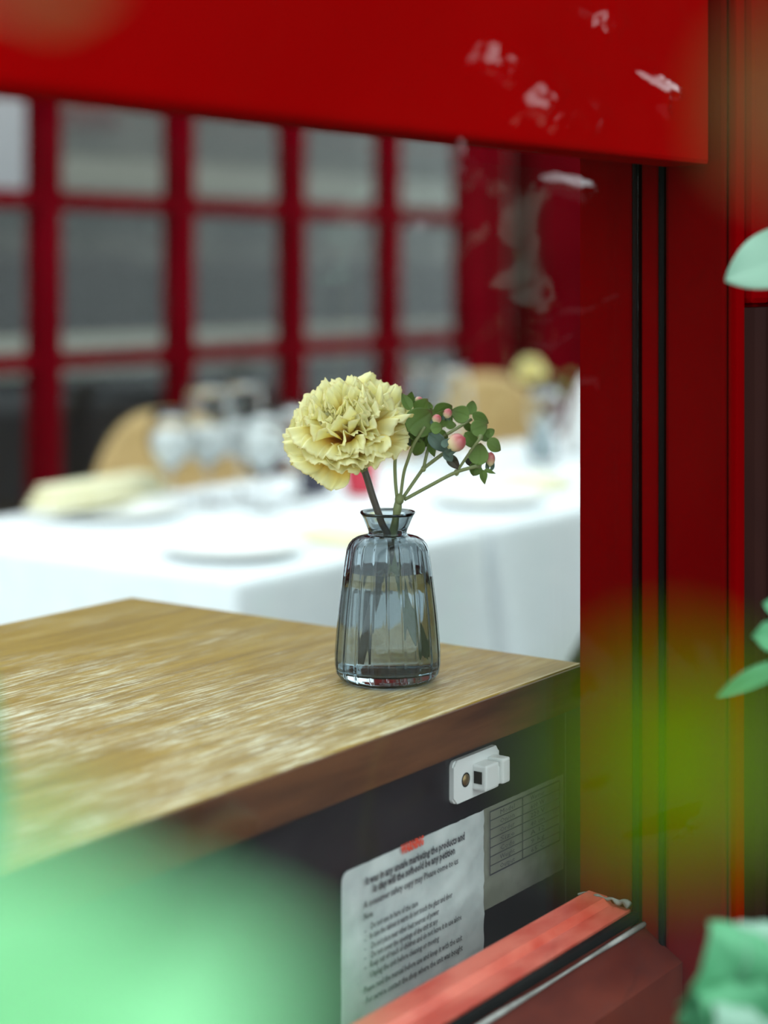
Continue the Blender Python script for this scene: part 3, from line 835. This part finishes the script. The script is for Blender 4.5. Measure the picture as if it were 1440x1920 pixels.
cl_labels = ['white tablecloth nearest the counter with a corner facing the wooden top', 'white tablecloth under the red cup, second from the counter',
             'white tablecloth under the distant carnation vase', 'white tablecloth farthest from the counter behind the distant vase']
tb_labels = ['wooden dining table hidden under the white cloth nearest the counter', 'wooden dining table hidden under the cloth with the red cup', 'wooden dining table hidden under the cloth with the distant vase', 'wooden dining table hidden under the farthest white cloth']
for i, (x0, x1) in enumerate(TB):
    make_table(x0, x1, TZ-.002, tb_labels[i])
    cloth(x0, x1, cl_labels[i], 20+i)
TT = TZ+.0016
# plates
plate_bm = lathe([(0, .002), (.070, .002), (.078, .004), (.118, .016), (.126, .0185), (.128, .020), (.126, .021), (.117, .0190), (.080, .008), (.072, .0055), (0, .0052)], 64)
bmesh.ops.recalc_face_normals(plate_bm, faces=plate_bm.faces)
plate_me = bpy.data.meshes.new('plate'); plate_bm.to_mesh(plate_me); plate_bm.free()
for x, y, sc, lb in ((2.256, 1.945, .95, 'white dinner plate near the front corner of the nearest table'), (2.470, 2.42, 1.0, 'white dinner plate under a cream napkin at the far side of the nearest table'),
                     (3.06, 1.955, .95, 'white dinner plate to the right of the ribbed vase on the second table'), (3.80, 1.96, .9, 'white dinner plate in front of the distant carnation vase')):
    o = link('plate', plate_me, M['china'], None, (x, y, TT-.0015), None, True); o.scale = (sc, sc, sc)
    tag(o, lb, 'plate', 'white plates on the tables')
def napkin(x, y, z, rz, lx, ly, h, label, m='napkin', layers=4):
    bm = bmesh.new()
    for k in range(layers):
        s = 1-.05*k
        box_into(bm, -lx/2*s, lx/2*s, -ly/2*s, ly/2*s, h*k/layers+.0002, h*(k+.94)/layers, min(h/layers*.42, .006), 2)
    for v in bm.verts:
        v.co.z += .006*math.sin(v.co.x*22)*(v.co.z/h)*min(1, h/.02)
    o = obj('folded_napkin', bm, M[m], None, True, (x, y, z), (0, 0, rz))
    return tag(o, label, 'napkin', 'folded napkins on the tables')
napkin(2.50, 2.500, TT+.019, .08, .34, .08, .045, 'cream folded napkin lying across the far plate of the nearest table')
napkin(2.475, 1.900, TT, -.15, .12, .19, .016, 'cream folded napkin beside the front plate of the nearest table')
napkin(3.30, 2.02, TT, -.1, .16, .16, .020, 'cream folded napkin on the second table right of the ribbed vase')
# white napkin folded into a standing cone by the far vase
bm = lathe([(.055, 0), (.053, .03), (.040, .10), (.020, .165), (.004, .20), (.002, .198), (.018, .160), (.038, .098), (.051, .03), (.053, 0)], 40, True, lambda r, z, a: r*(1+.10*math.sin(3*a)*(1-z/.2)))
tag(obj('folded_napkin', bm, M['napkin_white'], None, True, (4.02, 2.28, TT), None), 'white cone-folded napkin standing right of the distant vase', 'napkin', 'folded napkins on the tables')
# wine glasses
def wine_mesh(h=.215, rb=.043):
    st = .075
    outer = [(0, 0), (.032, .0), (.0335, .0012), (.030, .0026), (.012, .0055), (.0048, .011), (.0036, .025), (.0036, st-.012), (.0055, st), (.018, st+.010), (rb*.80, st+.030), (rb, st+.058), (rb*.97, st+.085), (rb*.86, h-.025), (rb*.75, h)]
    inner = [(rb*.75-.0012, h), (rb*.86-.0014, h-.025), (rb*.97-.0014, st+.085), (rb-.0014, st+.058), (rb*.80-.0015, st+.031), (.0165, st+.0125), (.006, st+.006), (0, st+.005)]
    bm = lathe(outer+inner, 40); bmesh.ops.recalc_face_normals(bm, faces=bm.faces)
    me = bpy.data.meshes.new('wine_glass'); bm.to_mesh(me); bm.free()
    for p in me.polygons: p.use_smooth = True
    return me
wg, wg_big = wine_mesh(.195, .045), wine_mesh(.245, .052)
for x, y, me, lb in ((2.600, 2.405, wg, 'wine glass standing in front of the round-backed chair, leftmost of the glasses'),
                     (2.700, 2.250, wg, 'wine glass just left of the carnation, nearest of its cluster'),
                     (2.705, 2.400, wg_big, 'tall wine glass in the middle of the cluster left of the carnation'),
                     (2.830, 2.420, wg_big, 'tall wine glass at the back of the cluster left of the carnation'),
                     (2.860, 2.300, wg, 'wine glass beside the dark tin on the second table'),
                     (3.600, 2.500, wg_big, 'tall wine glass behind the berry sprig on the third table'),
                     (3.560, 2.385, wg_big, 'tall wine glass behind the carnation and berry sprig on the third table'),
                     (3.690, 2.200, wg, 'wine glass left of the distant vase on the third table')):
    o = link('wine_glass', me, M['wine_glass'], None, (x, y, TT), None, True)
    tag(o, lb, 'wine glass', 'wine glasses on the white tables')
def tucked(x, y, label, rb=.045):
    st = .075
    pr = [(.0, st+.0075), (.010, st+.0095), (rb*.62, st+.026), (rb*.86, st+.045), (rb*.93, st+.058), (rb*.90, st+.072), (rb*.55, st+.082), (rb*.2, st+.078), (0, st+.074)]
    bm = lathe(pr, 36, False, lambda r, z, a: r*(1-.10*(.5+.5*math.sin(5*a))*(z-st)/.08))
    tag(obj('napkin', bm, M['napkin_white'], None, True, (x, y, TT), (0, 0, x*9)), label, 'napkin', 'white napkins tucked in wine glasses')
tucked(2.600, 2.405, 'white napkin tucked into the leftmost wine glass')
tucked(2.700, 2.250, 'white napkin tucked into the wine glass just left of the carnation')
tucked(2.705, 2.400, 'white napkin tucked into the tall glass in the middle of the cluster', .050)
tucked(2.830, 2.420, 'white napkin tucked into the tall glass at the back of the cluster', .050)
# red cup and navy tin
bm = lathe([(0, 0), (.027, 0), (.030, .002), (.035, .035), (.0365, .068), (.0355, .069), (.0335, .066), (.032, .035), (.027, .006), (0, .005)], 36)
tag(obj('red_cup', bm, M['red_cup'], None, True, (3.000, 2.238, TT)), 'small red cup on the second table behind the carnation stem', 'cup')
bm = bmesh.new(); box_into(bm, -.027, .027, -.027, .027, 0, .058, .004)
box_into(bm, -.024, .024, -.024, .024, .0582, .066, .003)
tag(obj('navy_tin', bm, M['navy'], None, False, (2.965, 2.330, TT), (0, 0, .3)), 'small dark navy tin left of the red cup', 'tin')
# the far vase
V2 = Vector((3.844, 2.300, TT))
make_vase(V2, 'ribbed glass bud vase on the distant white table')
b2 = V2+Vector((0, 0, .215))-RIGHT*.030
carnation(b2, UP*.9-FWD*.5-RIGHT*.1, 'blurred pale yellow carnation on the distant table', [b2+Vector((0, 0, -.022))+RIGHT*.006, V2+Vector((0, 0, .10)), V2+Vector((0, 0, .06))+RIGHT*.004, V2+Vector((0, 0, .013))+RIGHT*.012], None, .95, .7)
n2 = V2+Vector((0, 0, .118))
sp2 = thing('berry_sprig', 'small leafy sprig in the vase on the distant white table', 'sprig', n2)
tube('stem', [Vector((0, 0, -.104))-RIGHT*.01, Vector((0, 0, -.05)), Vector((0, 0, .0)), RIGHT*.028+Vector((0, 0, .052)), RIGHT*.062+Vector((0, 0, .075))], .0016, M['stem'], sp2)
for k in range(14):
    p = RIGHT*rl.uniform(.018, .075)+Vector((0, 0, rl.uniform(.035, .10)))+FWD*rl.uniform(-.02, .02)
    o = link('leaf', round_leaves[0].copy(), M['leaf'] if k % 3 else M['olive'], sp2)
    o.matrix_local = Matrix.Translation(p) @ basis(Vector((rl.uniform(-1, 1), rl.uniform(-1, 1), rl.uniform(-.3, 1))), -FWD+UP*.4) @ Matrix.Diagonal((.020, .022, .02, 1))

# ------------------------------------------------------------------ chairs
def back_panel(wr, h0, h1, arc, th=.012):
    """bent plywood back with a rounded outline"""
    def fn(s, t):
        a = (s-.5)*2
        zt = h1-(h1-h0)*.62*(abs(a)**2.6); zb = h0+(h1-h0)*.10*(abs(a)**3)
        z = zb+(zt-zb)*t
        ang = a*arc/2
        return (wr*math.sin(ang), wr*(math.cos(ang)-1)+.05*(z-h0), z)
    return sheet_mesh('backrest', 30, 14, fn, th)
def make_chair(loc, rz, label, wood_m, frame_m, h1=.90, h0=.56, wr=.235, arc=2.2, group=None):
    c = thing('dining_chair', label, 'chair', loc, rz, group)
    me = back_panel(wr, h0, h1, arc); link('backrest', me, wood_m, c, (0, .24, 0))
    bm = lathe([(0, .435), (.17, .435), (.205, .440), (.212, .450), (.205, .460), (.17, .464), (0, .458)], 36)
    obj('seat', bm, wood_m, c, True)
    for sx in (-1, 1):
        tube('leg', [(sx*.15, -.14, .434), (sx*.165, -.16, .2), (sx*.18, -.18, 0)], lambda t: .016-.004*t, frame_m, c, 8, 4)
        tube('leg', [(sx*.14, .13, .434), (sx*.16, .17, .2), (sx*.18, .21, 0)], lambda t: .016-.004*t, frame_m, c, 8, 4)
        tube('back_post', [(sx*.15, .125, .44), (sx*.155, .165, .55), (sx*.16, .185, .66)], .011, frame_m, c, 8, 4)
    return c
make_chair((3.18, 2.88, 0), -.6, 'honey plywood chair with rounded back behind the wine glasses at left', M['plywood'], M['chair_frame'], .872, .50, .26, 1.9)
make_chair((3.93, 2.88, 0), -.6, 'honey plywood chair with rounded back half hidden by the yellow carnation', M['plywood'], M['chair_frame'], .875, .50, .24, 1.9)
make_chair((4.67, 2.88, 0), -.6, 'honey plywood chair with rounded back left of the distant vase', M['plywood'], M['chair_frame'], .896, .50, .26, 1.9)
make_chair((2.34, 1.44, 0), PI, 'black chair mostly hidden by the red post at the right end of the white cloth', M['chair_black'], M['chair_black'], .82, .44, .235, 1.9)

# ------------------------------------------------------------------ inside the room behind the window
tag(box('pale_ledge', 1, 10, RY-.14, RY-.002, 1.60, 1.76, M['room_pale'], bev=.01), 'pale ledge along the room wall behind the red window', 'ledge')
pc = thing('pale_counter', 'dark counter with a pale top inside the room behind the red window', 'counter', (5.5, 4.75, 0))
box('body', -4.5, 4.5, -.16, .18, 0, .8598, M['sofa'], pc)
box('counter_top', -4.55, 4.55, -.22, .22, .86, .98, M['room_pale'], pc, bev=.01)
def sofa(x, w_, lb, h=1.27):
    t = thing('banquette', lb, 'bench', (x, 5.3, 0))
    box('seat', -w_/2, w_/2, -.25, .25, .0, .45, M['sofa'], t, bev=.04)
    bm = bmesh.new(); box_into(bm, -w_/2, w_/2, .08, .30, .455, h, .10, 3); obj('backrest', bm, M['sofa'], t, True)
sofa(5.20, 1.0, 'dark bench seen through the second column of red window panes', 1.30)
sofa(6.35, 1.1, 'dark bench seen through the third column of red window panes')
sofa(7.7, 1.2, 'dark bench seen through the right-hand columns of red window panes')
sofa(4.05, .9, 'dark bench seen through the leftmost red window panes', 1.2)
rlight = bpy.data.lights.new('room_fill', 'AREA'); rlight.energy = 58; rlight.shape = 'RECTANGLE'; rlight.size = 6; rlight.size_y = .5; rlight.color = (1, .97, .88)  # added fill light with no fitting, lifts the dim room
rl_o = bpy.data.objects.new('room_fill', rlight); C.objects.link(rl_o); rl_o.location = (5.5, 4.9, 3.15)
bd = tag(box('pale_board', 4.80, 5.24, RY-.6, RY-.57, 1.56, 2.3, M['board_blue'], bev=.006), 'pale bluish board seen through the top left window pane', 'board')
ls = thing('hanging_lamp', 'maroon hanging lampshade seen through the upper second window pane', 'lamp', (4.70, 4.75, 1.75))
bm = lathe([(.06, .12), (.13, .0), (.127, .0), (.057, .12)], 30, True); obj('lamp_shade', bm, M['maroon'], ls, True)
tube('cord', [(0, 0, .11), (0, 0, 1.415)], .004, M['sofa'], ls)
box('crossbar', -.06, .06, -.006, .006, .105, .117, M['sofa'], ls)

# ------------------------------------------------------------------ clear vinyl sheet hung over the opening, crumpled
def vinyl():
    x0, x1, z0, z1 = .18, JX-.004, .55, 1.62
    y = .4655
    nx, nz = 430, 480
    X, Z = np.meshgrid(np.linspace(x0, x1, nx), np.linspace(z0, z1, nz))
    Hh = np.zeros_like(X)
    def nval(X, Z, k, seed):
        r = np.random.default_rng(seed); out = np.zeros_like(X)
        for _ in range(7):
            a = r.uniform(0, 6.28); f = k*r.uniform(.6, 1.6)
            out += np.sin((np.cos(a)*X+np.sin(a)*Z)*f+r.uniform(0, 6.28))
        return out/7
    # loose overall waviness
    Hh += .0006*nval(X, Z, 45, 1)+.00022*nval(X, Z, 160, 2)
    # creases: u, v, half length, half width, image angle, height
    creases = [(940, 115, 62, 28, -8, 7), (1000, 180, 70, 26, 30, 8), (1085, 120, 70, 14, -25, 5), (1060, 222, 62, 16, -5, 8), (1110, 210, 30, 22, 40, 7), (1222, 165, 34, 38, 60, 9), (1200, 105, 30, 12, 5, 5),
               (740, 170, 70, 12, 28, 4), (650, 445, 95, 26, 33, 7), (830, 470, 95, 18, 38, 9), (800, 430, 50, 22, -15, 8), (870, 300, 70, 40, 15, 6), (1045, 345, 18, 50, 80, 8), (1075, 545, 130, 30, 22, 7),
               (1030, 610, 80, 26, 20, 6), (1290, 500, 50, 22, 15, 6), (1110, 690, 34, 22, -30, 8), (885, 625, 60, 12, 35, 7), (1250, 290, 70, 26, 5, 5), (240, 690, 90, 26, 20, 5), (1120, 40, 60, 26, 20, 6),
               (560, 1600, 90, 20, 25, 5), (780, 1500, 50, 16, 20, 5), (1090, 1290, 26, 20, 10, 6), (1230, 1560, 26, 60, 75, 7), (1105, 1480, 14, 26, 70, 6), (990, 1790, 60, 30, 30, 6), (1150, 1830, 50, 40, 20, 6)]
    for i, (u, v, a, b, ang, hgt) in enumerate(creases):
        p = on_y(u, v, y); q = on_y(u+1, v, y)
        sx = abs(q.x-p.x); sz = abs(on_y(u, v+1, y).z-p.z)
        th = math.radians(ang)
        U = (X-p.x)/sx; W = (Z-p.z)/sz
        A_ = (U*math.cos(th)+W*math.sin(th))/a; B_ = (-U*math.sin(th)+W*math.cos(th))/b
        wob = .25*np.sin(A_*4+i)+.12*np.sin(A_*11+2*i)
        B_ = B_+wob
        fall = np.clip(1-np.abs(A_), 0, 1)**.5
        ramp = np.where((B_ < 1) & (B_ > -1), (1-B_)/2, 0.0)          # grows downwards, then snaps back
        snap = np.where(B_ < -1, np.exp(-(-1-B_)*6), 0.0)
        prof_ = ramp+snap
        st_ = np.where(np.abs(B_) < 1, .5+.5*np.sin(B_*13+2.5*np.sin(A_*2.2+i)), 0)*(1-np.clip(np.abs(B_), 0, 1))
        Hh += .00028*b*.34*hgt/7*prof_*fall*(1+.10*np.sin(A_*17+3*i)*np.cos(B_*4))+.00016*fall*st_
    Y = y-Hh
    Y = np.minimum(Y, .4685)
    V = np.stack([X.ravel(), Y.ravel(), Z.ravel()], 1)
    idx = np.arange(nx*nz).reshape(nz, nx)
    F = np.stack([idx[:-1, :-1].ravel(), idx[:-1, 1:].ravel(), idx[1:, 1:].ravel(), idx[1:, :-1].ravel()], 1)
    me = bpy.data.meshes.new('vinyl'); me.from_pydata(V.tolist(), [], F.tolist()); me.update()
    return link('clear_vinyl_sheet', me, M['film'], None, None, None, True)
tag(vinyl(), 'crumpled clear vinyl sheet hanging in front of the red window opening', 'plastic sheet')

# ------------------------------------------------------------------ plants in front of the window, close to the lens
def big_leaf(seed, lobes=0, ruf=.05, wid=.62):
    r = random.Random(seed); ph = r.uniform(0, 6)
    def fn(s, t):
        a = s*2-1
        wv = math.sin(PI*t**.8)**.8 if 0 < t < 1 else 0
        wv *= 1+.10*math.sin(lobes*t*PI*2+ph)
        wv = max(wv, .015)
        x = wid*.5*a*wv; z = ruf*math.sin(8*t+ph)*a*abs(a)+.12*(1-a*a)*0-.16*(t-.4)**2+.10*abs(a)*wv
        return (x, t, z)
    return sheet_mesh('leaf', 15, 25, fn, .006)
blf = [big_leaf(1), big_leaf(2, 4, .10, .8), big_leaf(3, 0, .03, .42), big_leaf(5, 7, .16, .9)]
def pot_plant(name, loc, label, r=.13, h=.30):
    t = thing(name, label, 'plant', loc)
    bm = lathe([(0, 0), (r*.72, 0), (r*.75, .006), (r*.97, h-.04), (r*1.06, h-.038), (r*1.07, h), (r*.98, h), (r*.95, h-.02), (0, h-.02)], 40)
    obj('pot', bm, M['terracotta'], t, True)
    bm = lathe([(0, h-.012), (r*.5, h-.010), (r*.93, h-.0185), (0, h-.0195)], 30); obj('soil', bm, M['soil'], t, True)
    return t
def add_leaf(t, root_p, tip_p, facing, me, m, wscale=1.0, stem_from=None, stem_r=.0012):
    loc = Vector(t.location)
    d = tip_p-root_p; ln_ = d.length
    o = link('leaf', me.copy(), m, t)
    o.matrix_local = Matrix.Translation(root_p-loc) @ basis(d, facing) @ Matrix.Diagonal((ln_*wscale, ln_, ln_, 1))
    if stem_from is not None:
        mid = (root_p+stem_from)/2
        tube('stem', [stem_from-loc, mid-loc+(root_p-mid)*.2, root_p-loc], stem_r, M['stem'], t, 6, 4)
FC = -FWD
# right-hand plant, standing just outside the right jamb
RP = Vector((.93, .24, 0))
pr_ = pot_plant('potted_plant', RP, 'green leafy plant in front of the red frame at the right edge')
s0 = RP+Vector((0, 0, .285))
stem_line = [s0, at(1560, 1900, .85), at(1530, 1300, .90), at(1510, 700, .95), at(1520, 460, .95)]
tube('stem', [p-RP for p in stem_line], lambda t: .0055-.003*t, M['stem'], pr_, 8)
add_leaf(pr_, at(1530, 470, .95), at(1362, 520, .94), UP*.5+FC*1.0, blf[0], M['mint_pale'], 1.05, None)
add_leaf(pr_, at(1520, 455, .95), at(1600, 300, .98), UP*.75+FC*.8, blf[0], M['mint_pale'], .95, None)
add_leaf(pr_, at(1525, 1200, .90), at(1412, 1190, .90), FC+UP*.3, blf[1], M['mint'], 1.0, None)
add_leaf(pr_, at(1480, 1150, .90), at(1432, 1130, .90), FC+UP*.3, blf[1], M['mint'], 1.0, at(1525, 1200, .90))
add_leaf(pr_, at(1528, 1240, .90), at(1345, 1300, .89), FC+UP*1.0, blf[2], M['mint'], .5, None)
for (ru, rv, tu, tv, Y, mm, fx, me_) in ((1460, 1990, 1335, 1752, .76, 'mint', -.3, 3), (1500, 1900, 1392, 1742, .77, 'mint_pale', .25, 3), (1470, 2010, 1312, 1868, .75, 'mint', .1, 3), (1520, 1980, 1440, 1760, .775, 'mint', .3, 3), (1450, 2080, 1345, 1900, .745, 'mint_pale', -.1, 3)):
    add_leaf(pr_, at(ru, rv, Y), at(tu, tv, Y-.008), FC+UP*.45+RIGHT*fx, blf[me_], M[mm], 1.05, at(1560, 2080, .80))
# left-hand plant: long shoots that come very close to the lens
LP = Vector((.02, .20, 0))
pl_ = pot_plant('potted_plant', LP, 'bushy green plant blurred in the lower left corner close to the lens', .05, .16)
s0 = LP+Vector((0, 0, .150))
trunk = [s0, at(-300, 5200, .22), at(-350, 3300, .20), at(-380, 2700, .16)]
tube('stem', [p-LP for p in trunk], lambda t: .003-.0016*t, M['stem'], pl_, 8)
def near_leaf(cu, cv, Y, lpx, ang, m, me=0, wsc=1.0, facing=None, src=None, plant=pl_):
    a = math.radians(ang); hl = lpx/2
    rp = at(cu-hl*math.cos(a), cv+hl*math.sin(a), Y); tp = at(cu+hl*math.cos(a), cv-hl*math.sin(a), Y)
    add_leaf(plant, rp, tp, facing or (FC+UP*.5), blf[me], M[m], wsc, src, .0006)
near_leaf(190, 1980, .145, 820, 20, 'mint_near', 0, 1.0, None, trunk[-1])
near_leaf(-90, 1790, .145, 660, 40, 'mint_near', 0, .9, None, trunk[-1])
near_leaf(-48, 1470, .52, 420, 86, 'mint', 2, .75, None, at(-330, 2600, .21))
up_ = [trunk[-1], at(-420, 1200, .20), at(-330, -160, .25)]
tube('stem', [p-LP for p in up_], .0012, M['stem'], pl_, 6)
near_leaf(118, -22, .25, 150, 10, 'olive', 0, 1.0, None, up_[-1])
# lime shoot on the right of the lens
RL = Vector((.20, .02, 0))
pm_ = pot_plant('potted_plant', RL, 'lime green plant blurred in front of the red frame at lower right', .05, .16)
s0 = RL+Vector((0, 0, .150))
trunk2 = [s0, at(2100, 5000, .19), at(2000, 2600, .18), at(1900, 1500, .17), at(1850, 300, .17)]
tube('stem', [p-RL for p in trunk2], lambda t: .003-.002*t, M['stem'], pm_, 8)
near_leaf(1285, 1425, .145, 430, 8, 'lime', 0, 1.0, None, at(1900, 1500, .17), pm_)
near_leaf(1480, 170, .18, 260, 60, 'olive', 0, 1.0, None, at(1850, 300, .17), pm_)
